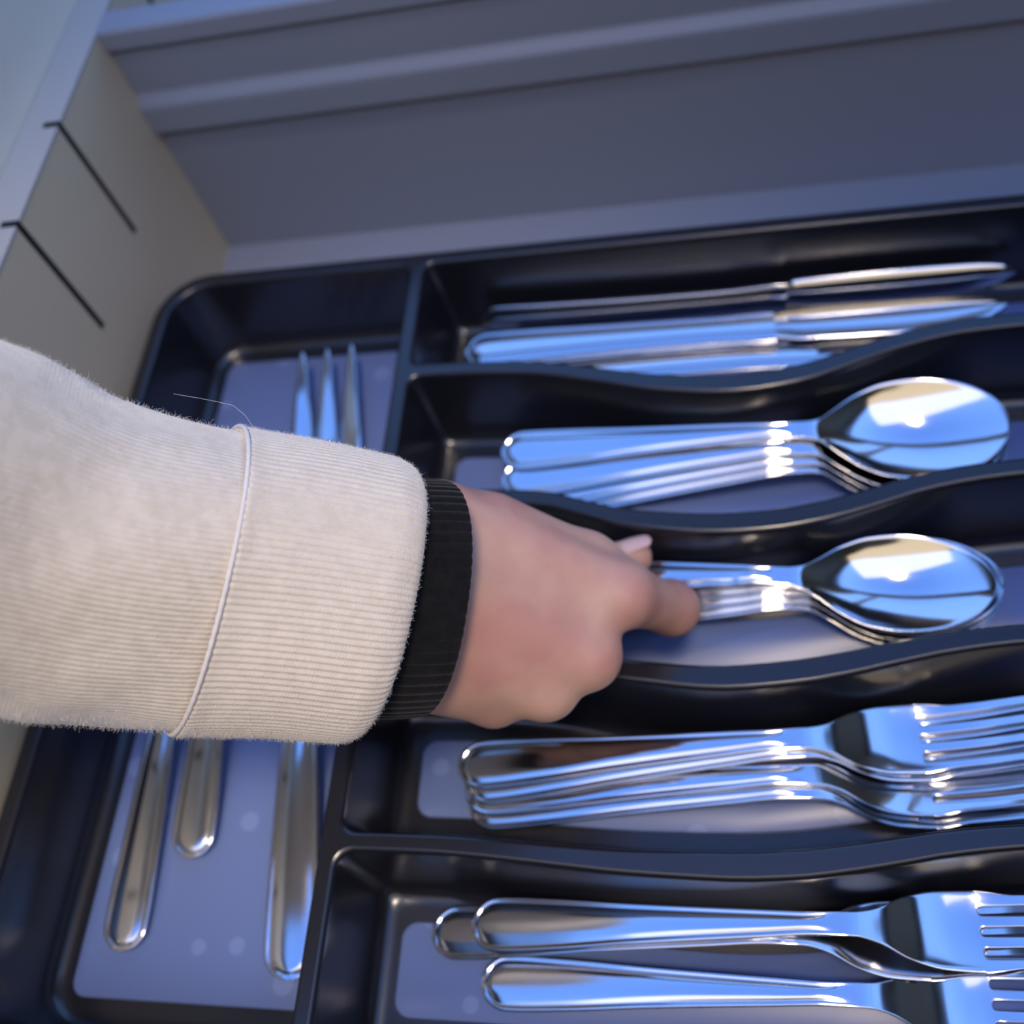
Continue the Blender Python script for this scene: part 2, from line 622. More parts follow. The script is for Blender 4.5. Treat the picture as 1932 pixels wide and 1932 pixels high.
# --- dinner fork
def make_fork(name, L=0.218):
    root = empty(name)
    s0, sr = 0.130, 0.170           # neck, tine root
    wb = pchip([0, .012, .03, .06, .10, s0 - .008, s0 + .001, s0 + .008, s0 + .018, s0 + .028, sr], [.0088, .0093, .0086, .0066, .0046, .0037, .0038, .0052, .0098, .0120, .0125])
    width = lambda s: float(endcap(s, .0095, 1.0) * wb(s))
    zc = pchip([0, .02, .06, .10, s0 - .014, s0 - .002, s0 + .010, s0 + .022, s0 + .033, sr, .186, .204, L], [.0030, .0048, .0094, .0135, .0150, .0146, .0112, .0062, .0036, .0030, .0050, .0108, .0165])
    conc = lambda s: .0012 * sstep(s0 + .004, s0 + .03, s) * (1 - .5 * sstep(sr, L, s))
    thick = pchip([0, .02, s0 - .01, s0, sr, L], [.0018, .0020, .0024, .0024, .0017, .0012])
    headf = lambda s: sstep(s0 - .016, s0 - .002, s)
    a, rings = stations(L, .0019, width, zc, conc, thick, headf, n_=100, s_end=sr)
    k = int(np.argmin(abs(a - (s0 + .003))))
    ring_mesh('handle', rings[:k + 1], M_steel, root, True, False)
    ring_mesh('head', rings[k:], M_steel, root, False, True)
    W, P_, TW = .0125, .00625, .00172
    for ti in range(4):
        yc = (ti - 1.5) * P_
        rr = []
        for s in np.concatenate([[sr - .0045, sr - .002, sr, sr + .0003, sr + .0007, sr + .0013, sr + .002], np.linspace(sr + .004, L - .004, 18), [L - .0025, L - .0013, L - .0005, L - .0001]]):
            u = (s - sr) / (L - sr)
            hw = TW * (1 - .28 * max(u, 0))
            slot = P_ / 2 - TW
            dq = np.clip((s - sr) / slot, 0, 1)
            inn = P_ / 2 - (P_ / 2 - hw) * np.sqrt(1 - (1 - dq) ** 2) if s < sr + slot else hw
            tipk = np.sqrt(max(1 - max((s - (L - .004)) / .004, 0) ** 2, .0025))
            outw = min(W / 2 / 2, hw + (P_ / 2 - hw) * (1 - sstep(sr, sr + .012, s)))
            wl = (outw if ti == 0 else inn) * tipk
            wr = (outw if ti == 3 else inn) * tipk
            z = float(zc(s)) - .0005 * np.clip((sr - s) / .003, 0, 1)
            c = float(conc(s))
            t = float(thick(s)) * (0.35 + .65 * tipk)
            ring = []
            for f_, dz_ in ((-1, -.00045), (-1, -.0002), (-.93, -.00004), (-.8, 0), (-.3, 0), (.3, 0), (.8, 0), (.93, -.00004), (1, -.0002), (1, -.00045)):
                y = yc + (f_ * wl if f_ < 0 else f_ * wr)
                ring.append((s, y, z - c * (1 - (y / W) ** 2) + dz_ * tipk))
            for f_ in (1, .7, 0, -.7, -1):
                y = yc + (f_ * wl if f_ < 0 else f_ * wr)
                ring.append((s, y, z - t - c * (1 - (y / W) ** 2) + (.0002 if abs(f_) == 1 else 0)))
            rr.append(ring[::-1])
        ring_mesh('tine', rr, M_steel, root)
    return root


# --- table knife lying on its side
def make_knife(name, L=0.245):
    root = empty(name)
    s0 = 0.146 - 0.0
    wb = pchip([0, .012, .03, .08, .12, s0 - .004, s0], [.0090, .0098, .0094, .0080, .0075, .0082, .0080])
    width = lambda s: float(endcap(s, .009, 1.0) * wb(s))
    zc = pchip([0, .01, .04, .1, s0], [.0052, .0062, .0068, .0066, .0058])
    thick = pchip([0, .01, .04, .1, s0], [.0035, .0058, .0068, .0064, .0050])
    a, rings = stations(L, .0019, width, zc, lambda s: 0.0, thick, lambda s: 0.0, n_=60, s_end=s0)
    ring_mesh('handle', rings, M_steel, root)
    up = pchip([s0 - .001, s0 + .004, s0 + .05, L - .02, L - .006, L], [.0062, .0088, .0096, .0090, .0072, .0030])
    dn = pchip([s0 - .001, s0 + .004, s0 + .012, s0 + .05, L - .03, L - .010, L - .003, L], [-.0060, -.0070, -.0088, -.0100, -.0092, -.0050, -.0005, .0024])
    rr = []
    for s in np.concatenate([np.linspace(s0 - .001, s0 + .012, 8), np.linspace(s0 + .018, L - .012, 16), np.linspace(L - .010, L, 8)]):
        y1, y0 = float(up(s)), float(dn(s))
        z = .0033
        th = .0011
        ring = [(s, y1, z), (s, y1 - .0003, z + th), (s, y1 * .5 + y0 * .5, z + th * .8), (s, y0 + .004 * (y1 - y0) / .02, z + th * .55), (s, y0, z),
                (s, y0 + .004 * (y1 - y0) / .02, z - th * .55), (s, y1 * .5 + y0 * .5, z - th * .8), (s, y1 - .0003, z - th)]
        rr.append(ring)
    ring_mesh('blade', rr, M_steel, root)
    return root


def place(o, end, toward, roll=0.0):
    """handle end at `end`, axis running to `toward` (points in mm), roll in degrees about the axis"""
    e = Vector([q / 1000 for q in end])
    t = Vector([q / 1000 for q in toward])
    x = (t - e).normalized()
    y = Vector((0, 0, 1)).cross(x).normalized()
    z = x.cross(y)
    m = Matrix((x, y, z)).transposed().to_4x4()
    m = m @ Matrix.Rotation(math.radians(roll), 4, 'X')
    m.translation = e
    o.matrix_world = m
    return o


G_SP, G_DS, G_FK, G_KN = 'large table spoons', 'spoons under the hand', 'dinner forks', 'table knives'
spoon = make_spoon('table_spoon')
sp_list = [
    ((-104.5, 255.0, 15.0), (103, 252.0, 16.0), 14, 'uppermost big spoon with shining bowl, directly above the reaching hand'),
    ((-104.5, 243.0, 9.9), (104, 252.0, 10.6), 14, 'big spoon second in its stack, handle end beside the wrist'),
    ((-103.5, 237.5, 5.9), (104, 251.5, 6.3), 14, 'big spoon third in its stack, handle fanned towards the hand'),
    ((-103.0, 233.5, 2.3), (105, 251.0, 2.3), 14, 'lowest big spoon of the stack, handle mostly behind the wavy divider'),
]
for i, (e, t, r, lab) in enumerate(sp_list):
    o = spoon if i == 0 else copy_tree(spoon)
    place(o, e, t, r)
    tag(o, lab, 'spoon', G_SP)

dspoon = make_spoon('dessert_spoon', L=0.196, sc_=0.88)
ds_list = [
    ((-106.0, 191.5, 17.4), (87, 180.0, 16.9), 8, 'uppermost spoon pinched between the thumb and index finger'),
    ((-102.0, 190.0, 12.4), (92, 182.8, 11.4), 8, 'spoon second in the held stack, its tip reaching past the top spoon'),
    ((-102.0, 186.0, 8.9), (93, 183.5, 8.1), 8, 'spoon third in the held stack, showing only its rim'),
    ((-102.0, 181.5, 5.4), (93, 183.0, 4.9), 7.5, 'spoon fourth in the held stack, handle below the index finger'),
    ((-102.0, 177.0, 1.8), (93.5, 182.7, 1.7), 7, 'bottom spoon of the held stack, lying on the grey liner'),
]
for i, (e, t, r, lab) in enumerate(ds_list):
    o = dspoon if i == 0 else copy_tree(dspoon)
    place(o, e, t, r)
    tag(o, lab, 'spoon', G_DS)

fork = make_fork('dinner_fork')
fk_list = [
    ((-111.5, 112.5, 11.0), (104, 126.5, 14.8), 4, 'uppermost fork in the row nearest the hand'),
    ((-109.5, 107.5, 7.0), (104, 125.5, 11.2), 2, 'fork below the uppermost one in the row nearest the hand'),
    ((-109.0, 103.5, 5.6), (101, 112.0, 4.8), -3, 'fork in the row nearest the hand, its head turned lower in view'),
    ((-108.0, 99.5, 1.5), (102, 109.0, 1.5), 0, 'lowest fork in the row nearest the hand, on the grey liner'),
    ((-101.0, 55.5, 9.4), (115, 60.0, 18.8), 0, 'top fork in the nearest compartment, its whole handle end uncovered'),
    ((-117.0, 52.8, 4.8), (99, 57.5, 12.2), 0, 'fork under the top one in the nearest compartment, sticking out further left'),
    ((-98.0, 37.5, 1.4), (114, 39.5, 1.4), 0, 'lone fork lying lowest in the nearest compartment, on the liner'),
]
for i, (e, t, r, lab) in enumerate(fk_list):
    o = fork if i == 0 else copy_tree(fork)
    place(o, e, t, r)
    tag(o, lab, 'fork', G_FK)

knife = make_knife('table_knife')
kn_list = [
    ((-122.0, 338.5, 11.5), (122, 339.0, 12.0), 76, 'dark knife leaning against the back wall of the tray'),
    ((-128.0, 316.5, 8.5), (115, 318.0, 8.0), 3, 'bright flat table knife, middle one of the three knives'),
    ((-110.0, 304.5, 2.0), (130, 306.0, 2.0), 0, 'knife half hidden behind the first wavy divider'),
]
for i, (e, t, r, lab) in enumerate(kn_list):
    o = knife if i == 0 else copy_tree(knife)
    place(o, e, t, r)
    tag(o, lab, 'knife', G_KN)


# --- serving pieces in the left column
def make_server(name, kind, L):
    root = empty(name)
    s0 = 0.150 if kind == 'fork' else 0.60 * L
    e = .0085
    k = 1.0
    wb = pchip([0, .012, .04, .09, s0 - .01, s0, s0 + .02, s0 + .05], [.0086, .0092, .0082, .0060, .0042, .0042, .0060, .0160])
    if kind == 'fork':
        s0 = 0.185
        sr = 0.232
        wb = pchip([0, .012, .05, .11, s0 - .012, s0, s0 + .014, s0 + .03, sr], [.0100, .0106, .0096, .0068, .0048, .0048, .0090, .0158, .0182])
        width = lambda s: float(endcap(s, .010, 1.0) * wb(s))
        zc = pchip([0, .03, .09, .15, s0, s0 + .03, sr, L - .025, L], [.0035, .0060, .0105, .0130, .0125, .0060, .0046, .0090, .0120])
        conc = lambda s: .0026 * sstep(s0, sr, s) * (1 - .6 * sstep(sr, L, s))
        thick = pchip([0, .03, s0, sr, L], [.0022, .0026, .0034, .0022, .0014])
        headf = lambda s: sstep(s0 - .02, s0 - .004, s)
        a, rings = stations(L, .0021, width, zc, conc, thick, headf, n_=100, s_end=sr)
        kk = int(np.argmin(abs(a - (s0 + .003))))
        ring_mesh('handle', rings[:kk + 1], M_steel, root, True, False)
        ring_mesh('head', rings[kk:], M_steel, root, False, True)
        for ti in range(3):
            yc0 = (ti - 1) * .0121
            rr = []
            for s in np.concatenate([np.linspace(sr - .001, sr + .004, 6), np.linspace(sr + .008, L - .003, 16), [L - .0015, L - .0005, L]]):
                u = np.clip((s - sr) / (L - sr), 0, 1)
                hw = (.0050 * (1 - u) ** .9 + .0011) * (1 if s < L - .002 else max(.2, (L - s) / .002))
                yc = yc0 * (1 + .06 * u)
                z, c, t = float(zc(s)), float(conc(s)), float(thick(s))
                ring = []
                for f_ in (-1, -.6, 0, .6, 1):
                    y = yc + f_ * hw
                    ring.append((s, y, z - c * (1 - (y / .0182) ** 2) + .0003 * (1 - f_ * f_)))
                for f_ in (1, 0, -1):
                    y = yc + f_ * hw * .95
                    ring.append((s, y, z - t - c * (1 - (y / .0182) ** 2)))
                rr.append(ring[::-1])
            ring_mesh('tine', rr, M_steel, root)
        return root
    # serving spoon
    s0 = L * 0.63

    def width(s):
        w = endcap(s, e, 1.0) * wb(min(s, s0))
        if s > s0:
            t = np.clip((s - s0) / (L - s0), 0, 1)
            q = np.clip((t - .04) / .96, 0, 1)
            egg = .0200 * np.sqrt(np.clip(1 - (2 * q - 1) ** 2, 0, 1))
            return float(max(egg, w * (1 - sstep(0, .35, t)))) if t < .5 else float(egg)
        return float(w)
    zc = pchip([0, .03, .08, s0 - .016, s0, s0 + .012, s0 + .03, L], [.0032, .0055, .0095, .0118, .0108, .0096, .0090, .0098])
    conc = lambda s: .0080 * np.sin(np.pi * np.clip((s - s0 - .004) / (L - s0 - .004), 0, 1)) ** .8 if s0 + .004 < s < L else 0.0
    thick = pchip([0, .03, s0 - .01, s0, s0 + .02, L], [.0022, .0024, .0032, .0032, .0014, .0011])
    headf = lambda s: sstep(s0 - .018, s0 - .004, s)
    a, rings = stations(L, .0020, width, zc, conc, thick, headf, n_=100, capr=True)
    kk = int(np.argmin(abs(a - (s0 + .003))))
    ring_mesh('handle', rings[:kk + 1], M_steel, root, True, False)
    ring_mesh('bowl', rings[kk:], M_steel, root, False, True)
    return root


sf = make_server('serving_fork', 'fork', 0.290)
place(sf, (-170.0, 34.0, 3.5), (-199, 318, 6.5), 0)
tag(sf, 'long serving fork with three pointed tines, leaning beside the upright divider', 'serving fork')
ss = make_server('serving_spoon', 'spoon', 0.215)
place(ss, (-242.5, 41.0, 1.6), (-245, 250, 2.0), 0)
tag(ss, 'serving piece in the side compartment, its handle lying nearest the outer edge', 'serving spoon')
ss2 = make_server('serving_spoon', 'spoon', 0.175)
place(ss2, (-221.0, 76.5, 3.0), (-224, 250, 12.5), 0)
tag(ss2, 'shorter serving piece in the side compartment, lying between the other two handles', 'serving spoon')

# ------------------------------------------------------------------ person: arm, hand, sweater
person = tag(empty('person', (-0.30, 0.12, 0.20)), 'arm in cream sweater with black cuff, hand picking up a spoon', 'person')
PO = np.array([-0.30, 0.12, 0.20])

M_skin = mat('skin', (0.56, 0.33, 0.25), 0.48)
b = bsdf(M_skin)
b.inputs['Subsurface Weight'].default_value = 0.12
b.inputs['Subsurface Radius'].default_value = (0.006, 0.0025, 0.0015)
b.inputs['Subsurface Scale'].default_value = 1.0
tc = nd(M_skin, 'ShaderNodeTexCoord')
n1 = nd(M_skin, 'ShaderNodeTexNoise')
n1.inputs['Scale'].default_value = 45.0
n1.inputs['Detail'].default_value = 3.0
lk(M_skin, tc.outputs['Object'], n1.inputs['Vector'])
cr = nd(M_skin, 'ShaderNodeValToRGB')
cr.color_ramp.elements[0].position = 0.35
cr.color_ramp.elements[0].color = (0.52, 0.27, 0.22, 1)
cr.color_ramp.elements[1].position = 0.66
cr.color_ramp.elements[1].color = (0.60, 0.37, 0.28, 1)
lk(M_skin, n1.outputs['Fac'], cr.inputs[0])
lk(M_skin, cr.outputs[0], b.inputs['Base Color'])
n2 = nd(M_skin, 'ShaderNodeTexVoronoi')
n2.inputs['Scale'].default_value = 900.0
lk(M_skin, tc.outputs['Object'], n2.inputs['Vector'])
bp = nd(M_skin, 'ShaderNodeBump')
bp.inputs['Strength'].default_value = 0.12
bp.inputs['Distance'].default_value = 0.0004
lk(M_skin, n2.outputs['Distance'], bp.inputs['Height'])
lk(M_skin, bp.outputs[0], b.inputs['Normal'])
M_nail = mat('nail', (0.66, 0.44, 0.42), 0.22)

# round-cone skeleton: (a, ra, b, rb) blended into one skin
B2, B3, B4, B5 = at(825, 1002, .108), at(805, 1095, .112), at(795, 1180, .108), at(785, 1258, .100)
M2, M3, M4, M5 = at(1172, 1122, .080), at(1108, 1238, .078), at(1030, 1300, .074), at(930, 1318, .072)
I1, I2, I3 = at(1268, 1148, .050), at(1268, 1135, .029), at(1235, 1118, .020)
C1, C2, C3 = at(1108, 1232, .058), at(1050, 1190, .057), at(1010, 1165, .068)
R1, R2, R3 = at(1028, 1290, .057), at(975, 1235, .057), at(945, 1200, .068)
Q1, Q2, Q3 = at(935, 1300, .056), at(890, 1255, .056), at(870, 1230, .066)
T0, T1, T2, T3 = at(880, 1005, .092), at(1045, 1045, .058), at(1125, 1075, .042), at(1198, 1050, .039)
W0, W1 = dep(600, 1118, .312), dep(380, 1090, .300)
prims = [
    (W1, .030, W0, .026), (W0, .026, (B3 + B4) / 2, .019),
    (B2, .0165, M2, .0108), (B3, .0165, M3, .0108), (B4, .0160, M4, .0100), (B5, .0145, M5, .0090),
    (M2, .0108, I1, .0094), (I1, .0094, I2, .0080), (I2, .0080, I3, .0070),
    (M3, .0108, C1, .0094), (C1, .0094, C2, .0082), (C2, .0082, C3, .0072),
    (M4, .0100, R1, .0090), (R1, .0090, R2, .0078), (R2, .0078, R3, .0070),
    (M5, .0090, Q1, .0080), (Q1, .0080, Q2, .0070), (Q2, .0070, Q3, .0062),
    (B2, .0160, T0, .0140), (T0, .0140, T1, .0112), (T1, .0112, T2, .0095), (T2, .0095, T3, .0072),
    (at(930, 1003, .097), .0135, at(1105, 1060, .078), .0100), (at(1105, 1060, .078), .0100, at(1165, 1095, .074), .0088),
    (T1, .0085, at(1120, 1070, .074), .0090),
    ((B2 + B3) / 2, .0165, (M2 * .9 + B2 * .1 + M3 * .9 + B3 * .1) / 2, .0100), ((B3 + B4) / 2, .0162, (M3 * .88 + B3 * .12 + M4 * .88 + B4 * .12) / 2, .0095),
    ((B4 + B5) / 2, .0152, (M4 * .88 + B4 * .12 + M5 * .88 + B5 * .12) / 2, .0088),
]


def sd_cone(P, a, ra, b, rb):
    ab = b - a
    L2 = float(ab @ ab)
    t = np.clip(((P - a) @ ab) / L2, 0, 1)
    q = P - a - t[..., None] * ab
    return np.sqrt((q * q).sum(-1)) - (ra + (rb - ra) * t)


def surface_nets(F, org, h):
    nx, ny, nz = F.shape
    ins = F < 0
    cnt = np.zeros((nx - 1, ny - 1, nz - 1), np.int32)
    for dx in (0, 1):
        for dy in (0, 1):
            for dz in (0, 1):
                cnt += ins[dx:nx - 1 + dx, dy:ny - 1 + dy, dz:nz - 1 + dz]
    act = (cnt > 0) & (cnt < 8)
    idx = -np.ones(act.shape, np.int64)
    cells = np.argwhere(act)
    idx[act] = np.arange(len(cells))
    acc = np.zeros((len(cells), 3))
    num = np.zeros(len(cells))
    corners = [(0, 0, 0), (1, 0, 0), (0, 1, 0), (1, 1, 0), (0, 0, 1), (1, 0, 1), (0, 1, 1), (1, 1, 1)]
    for a in range(8):
        for ax in range(3):
            if corners[a][ax] == 0:
                bq = list(corners[a])
                bq[ax] = 1
                ca, cb = np.array(corners[a]), np.array(bq)
                fa = F[tuple((cells + ca).T)]
                fb = F[tuple((cells + cb).T)]
                mk = (fa < 0) != (fb < 0)
                t = np.where(mk, fa / np.where(mk, fa - fb, 1), 0)
                p = ca + t[:, None] * (cb - ca)
                acc += np.where(mk[:, None], p, 0)
                num += mk
    V = org + (cells + acc / num[:, None]) * h
    faces = []
    for ax in range(3):
        u, v = (ax + 1) % 3, (ax + 2) % 3
        sl0 = [slice(None)] * 3
        sl1 = [slice(None)] * 3
        sl0[ax] = slice(0, -1)
        sl1[ax] = slice(1, None)
        f0, f1 = ins[tuple(sl0)], ins[tuple(sl1)]
        for sgn, mk in ((1, f0 & ~f1), (0, ~f0 & f1)):
            g = np.argwhere(mk)
            g = g[(g[:, u] > 0) & (g[:, v] > 0)]
            ok = np.ones(len(g), bool)
            q = []
            for du, dv in ((0, 0), (1, 0), (1, 1), (0, 1)):
                c = g.copy()
                c[:, u] -= du
                c[:, v] -= dv
                inb = np.all((c < np.array(idx.shape)), axis=1)
                ok &= inb
                c = np.minimum(c, np.array(idx.shape) - 1)
                q.append(idx[tuple(c.T)])
            q = np.stack(q, 1)[ok]
            q = q[(q >= 0).all(1)]
            faces.append(q if sgn else q[:, ::-1])
    return V, np.concatenate(faces)


allp = np.array([p for a in prims for p in (a[0], a[2])])
VH = 0.0011
lo3 = allp.min(0) - .036
hi3 = allp.max(0) + .036
nn = np.ceil((hi3 - lo3) / VH).astype(int)
gx, gy, gz = [lo3[i] + np.arange(nn[i]) * VH for i in range(3)]
P = np.stack(np.meshgrid(gx, gy, gz, indexing='ij'), -1).astype(np.float32)
kf = 0.0052
S = np.zeros(P.shape[:3], np.float32)
for (a, ra, b_, rb) in prims:
    S += np.exp(-np.clip(sd_cone(P, a.astype(np.float32), ra, b_.astype(np.float32), rb), -.05, .06) / (kf / 2.4))
F = -(kf / 2.4) * np.log(np.maximum(S, 1e-30)) + 0.0005
# open the surface nowhere: pad the border
for ax in range(3):
    for e_ in (0, -1):
        sl = [slice(None)] * 3
        sl[ax] = e_
        F[tuple(sl)] = np.maximum(F[tuple(sl)], .001)
V, Q = surface_nets(F.astype(np.float64), lo3, VH)
del P, S, F
# relax
nV = len(V)
E = np.concatenate([Q[:, [0, 1]], Q[:, [1, 2]], Q[:, [2, 3]], Q[:, [3, 0]]])
for it in range(4):
    acc = np.zeros_like(V)
    cn = np.zeros(nV)
    np.add.at(acc, E[:, 0], V[E[:, 1]])
    np.add.at(acc, E[:, 1], V[E[:, 0]])
    np.add.at(cn, E[:, 0], 1)
    np.add.at(cn, E[:, 1], 1)
    V = V * .45 + .55 * acc / cn[:, None]
hand = mesh_obj('hand', V - PO, Q.tolist(), M_skin, person)

# thumbnail: curved plate lying on the last thumb joint
ax_ = (T3 - T2) / np.linalg.norm(T3 - T2)
upv = np.array([-.05, .45, .9])
upv = upv - ax_ * (upv @ ax_)
upv /= np.linalg.norm(upv)
sd = np.cross(ax_, upv)
vs, fs = [], []
NU, NV_ = 9, 9
for j in range(NV_):
    t = j / (NV_ - 1)
    for i in range(NU):
        a = (i / (NU - 1) - .5) * 2
        wN = .0052 * (1 - .10 * t) * math.sqrt(max(1 - max((t - .75) / .28, 0) ** 2, .02)) * math.sqrt(max(1 - max((.2 - t) / .3, 0) ** 2, .1))
        ang = a * wN / .0072
        base = T2 * 0 + T3 + ax_ * (-.0055 + .0125 * t)
        rad = .0071 + .0002 - .0016 * max(t - .4, 0) ** 1.5
        vs.append(base + (sd * math.sin(ang) + upv * math.cos(ang)) * rad - PO)
for j in range(NV_ - 1):
    for i in range(NU - 1):
        fs.append((j * NU + i, j * NU + i + 1, (j + 1) * NU + i + 1, (j + 1) * NU + i))
nail = mesh_obj('thumbnail', vs, fs, M_nail, person)
nail['label'] = 'pale pink thumbnail'
md = nail.modifiers.new('thick', 'SOLIDIFY')
md.thickness = 0.0006
md.offset = 0


# --- sleeve, cuffs
def knit_mat(name, col_a, col_b, rib, row, bump, dist, fuzz=0.6, rough=0.9):
    m = mat(name, col_a, rough)
    b = bsdf(m)
    b.inputs['Sheen Weight'].default_value = fuzz
    b.inputs['Sheen Roughness'].default_value = 0.45
    b.inputs['Specular IOR Level'].default_value = 0.15
    uv = nd(m, 'ShaderNodeUVMap', uv_map='UVMap')
    sx = nd(m, 'ShaderNodeSeparateXYZ')
    lk(m, uv.outputs[0], sx.inputs[0])

    def wave(sock, pitch, ph=None):
        a = nd(m, 'ShaderNodeMath', operation='MULTIPLY')
        a.inputs[1].default_value = 2 * math.pi / pitch
        lk(m, sock, a.inputs[0])
        src = a.outputs[0]
        if ph is not None:
            ad = nd(m, 'ShaderNodeMath', operation='ADD')
            lk(m, src, ad.inputs[0])
            lk(m, ph, ad.inputs[1])
            src = ad.outputs[0]
        s = nd(m, 'ShaderNodeMath', operation='SINE')
        lk(m, src, s.inputs[0])
        return s.outputs[0]
    wu = wave(sx.outputs[0], rib)
    sh = nd(m, 'ShaderNodeMath', operation='MULTIPLY')
    sh.inputs[1].default_value = 1.3
    lk(m, wu, sh.inputs[0])
    wv = wave(sx.outputs[1], row, sh.outputs[0])
    nz = nd(m, 'ShaderNodeTexNoise')
    nz.inputs['Scale'].default_value = 700.0
    nz.inputs['Detail'].default_value = 4.0
    tcx = nd(m, 'ShaderNodeTexCoord')
    lk(m, tcx.outputs['Object'], nz.inputs['Vector'])
    h1 = nd(m, 'ShaderNodeMath', operation='MULTIPLY_ADD')
    h1.inputs[1].default_value = 0.25
    lk(m, wv, h1.inputs[0])
    lk(m, wu, h1.inputs[2])
    h2 = nd(m, 'ShaderNodeMath', operation='MULTIPLY_ADD')
    h2.inputs[1].default_value = 2.2
    lk(m, nz.outputs['Fac'], h2.inputs[0])
    lk(m, h1.outputs[0], h2.inputs[2])
    bp = nd(m, 'ShaderNodeBump')
    bp.inputs['Strength'].default_value = bump
    bp.inputs['Distance'].default_value = dist
    lk(m, h2.outputs[0], bp.inputs['Height'])
    lk(m, bp.outputs[0], b.inputs['Normal'])
    n2 = nd(m, 'ShaderNodeTexNoise')
    n2.inputs['Scale'].default_value = 260.0
    lk(m, tcx.outputs['Object'], n2.inputs['Vector'])
    mx = nd(m, 'ShaderNodeMix', data_type='RGBA')
    mx.inputs[6].default_value = (*col_b, 1)
    mx.inputs[7].default_value = (*col_a, 1)
    mrp = nd(m, 'ShaderNodeMapRange')
    mrp.inputs[1].default_value = 0.35
    mrp.inputs[2].default_value = 0.65
    lk(m, n2.outputs['Fac'], mrp.inputs[0])
    lk(m, mrp.outputs[0], mx.inputs[0])
    lk(m, mx.outputs[2], b.inputs['Base Color'])
    return m


M_cream = knit_mat('cream_knit', (0.80, 0.72, 0.60), (0.72, 0.64, 0.52), 0.00112, 0.0011, 0.5, 0.00022)
M_cuff = knit_mat('cream_rib_knit', (0.80, 0.72, 0.60), (0.74, 0.66, 0.54), 0.2016 / 144, 0.0009, 0.45, 0.0002)
M_bcuff = knit_mat('black_rib_knit', (0.010, 0.010, 0.011), (0.006, 0.006, 0.007), 0.0030, 0.0011, 0.35, 0.00025, fuzz=0.12)
M_fibre = mat('cream_fibre', (0.93, 0.89, 0.83), 0.8, Transmission_Weight=0.0)
bsdf(M_fibre).inputs['Subsurface Weight'].default_value = 0.0
M_bfibre = mat('black_fibre', (0.06, 0.055, 0.05), 0.8)
M_seam = mat('seam_yarn', (0.76, 0.72, 0.68), 0.85)


def cam_dir(x, y, z):
    v = ROT @ np.array([x, y, z])
    return v / np.linalg.norm(v)


def tube(name, rows, nth, m, parent, ribs=0, ribamp=0.0, fold=None):
    """rows: (px, py, depth, half width m, half thickness m, chord tilt, bulge lean) per ring"""
    vs = []
    us, vls = [], []
    prev = None
    vlen = 0.0
    for ri, (px, py, d, r1, r2, ct, lean) in enumerate(rows):
        c = dep(px, py, d)
        if prev is not None:
            vlen += np.linalg.norm(c - prev)
        prev = c
        e1 = cam_dir(math.sin(ct), math.cos(ct), 0)
        e2 = cam_dir(math.sin(lean) * math.cos(ct), -math.sin(lean) * math.sin(ct), math.cos(lean))
        for k in range(nth):
            th = 2 * math.pi * k / nth
            ce, se = math.cos(th), math.sin(th)
            # slightly squared oval
            q = (abs(ce) ** 2.3 + abs(se) ** 2.3) ** (-1 / 2.3)
            rad = q
            rr1, rr2 = r1, r2
            dr = 0.0
            if ribs:
                dr += ribamp * (2 * math.sqrt(abs(math.cos(ribs * th / 2))) - 1)
            if fold:
                dr += fold(vlen, th, c)
            p = c + e1 * (ce * (r1 * rad + dr)) + e2 * (se * (r2 * rad + dr))
            vs.append(p - PO)
            us.append(th / (2 * math.pi) * (math.pi * (r1 + r2)))
            vls.append(vlen)
    fs = []
    nr = len(rows)
    for a in range(nr - 1):
        for k in range(nth):
            j = (k + 1) % nth
            fs.append((a * nth + k, a * nth + j, (a + 1) * nth + j, (a + 1) * nth + k))
    o = mesh_obj(name, vs, fs, m, parent)
    uvl = o.data.uv_layers.new(name='UVMap')
    uvd = np.zeros((len(o.data.loops), 2))
    li = 0
    umax = max(us) * nth / (nth - 1)
    for f in fs:
        wrap = any(v % nth == nth - 1 for v in f) and any(v % nth == 0 for v in f)
        for v in f:
            th = (v % nth)
            if wrap and th == 0:
                th = nth
            uvd[li] = (th / nth * 0.2016 , vls[v])
            li += 1
    uvl.data.foreach_set('uv', uvd.ravel())
    return o


def interp_rows(keys, n_):
    ks = np.array(keys, float)
    t = np.linspace(0, 1, len(ks))
    tt = np.linspace(0, 1, n_)
    cols = [pchip(t, ks[:, i])(tt) for i in range(ks.shape[1])]
    return [tuple(r) for r in np.stack(cols, 1)]


mmpx = lambda px, d: px * d / FPX
TL = math.radians(14)
BL_ = math.radians(24)


def fold_sleeve(v, th, c):
    n = noise.noise(Vector((v * 22, math.cos(th) * 1.3, math.sin(th) * 1.3 + 4.2)))
    n2 = noise.noise(Vector((v * 55, math.cos(th) * 2.1 + 7, math.sin(th) * 2.1)))
    return .0024 * n + .0010 * n2


skeys = []
for (px, py, d, hw, thk) in [(-3600, 330, .150, 760, .060), (-1500, 660, .186, 570, .060), (-620, 800, .215, 480, .058), (-400, 880, .236, 430, .054), (-200, 955, .256, 366, .050), (-60, 987, .268, 336, .047),
                             (60, 1020, .278, 318, .043), (160, 1052, .285, 303, .040), (260, 1072, .291, 292, .038), (372, 1087, .298, 284, .0365), (420, 1092, .301, 270, .0345)]:
    skeys.append((px, py, d, mmpx(hw, d), thk, TL, BL_))
sleeve = tube('sleeve', interp_rows(skeys, 130), 180, M_cream, person, fold=fold_sleeve)
sleeve['label'] = 'fine cream knit sweater sleeve'
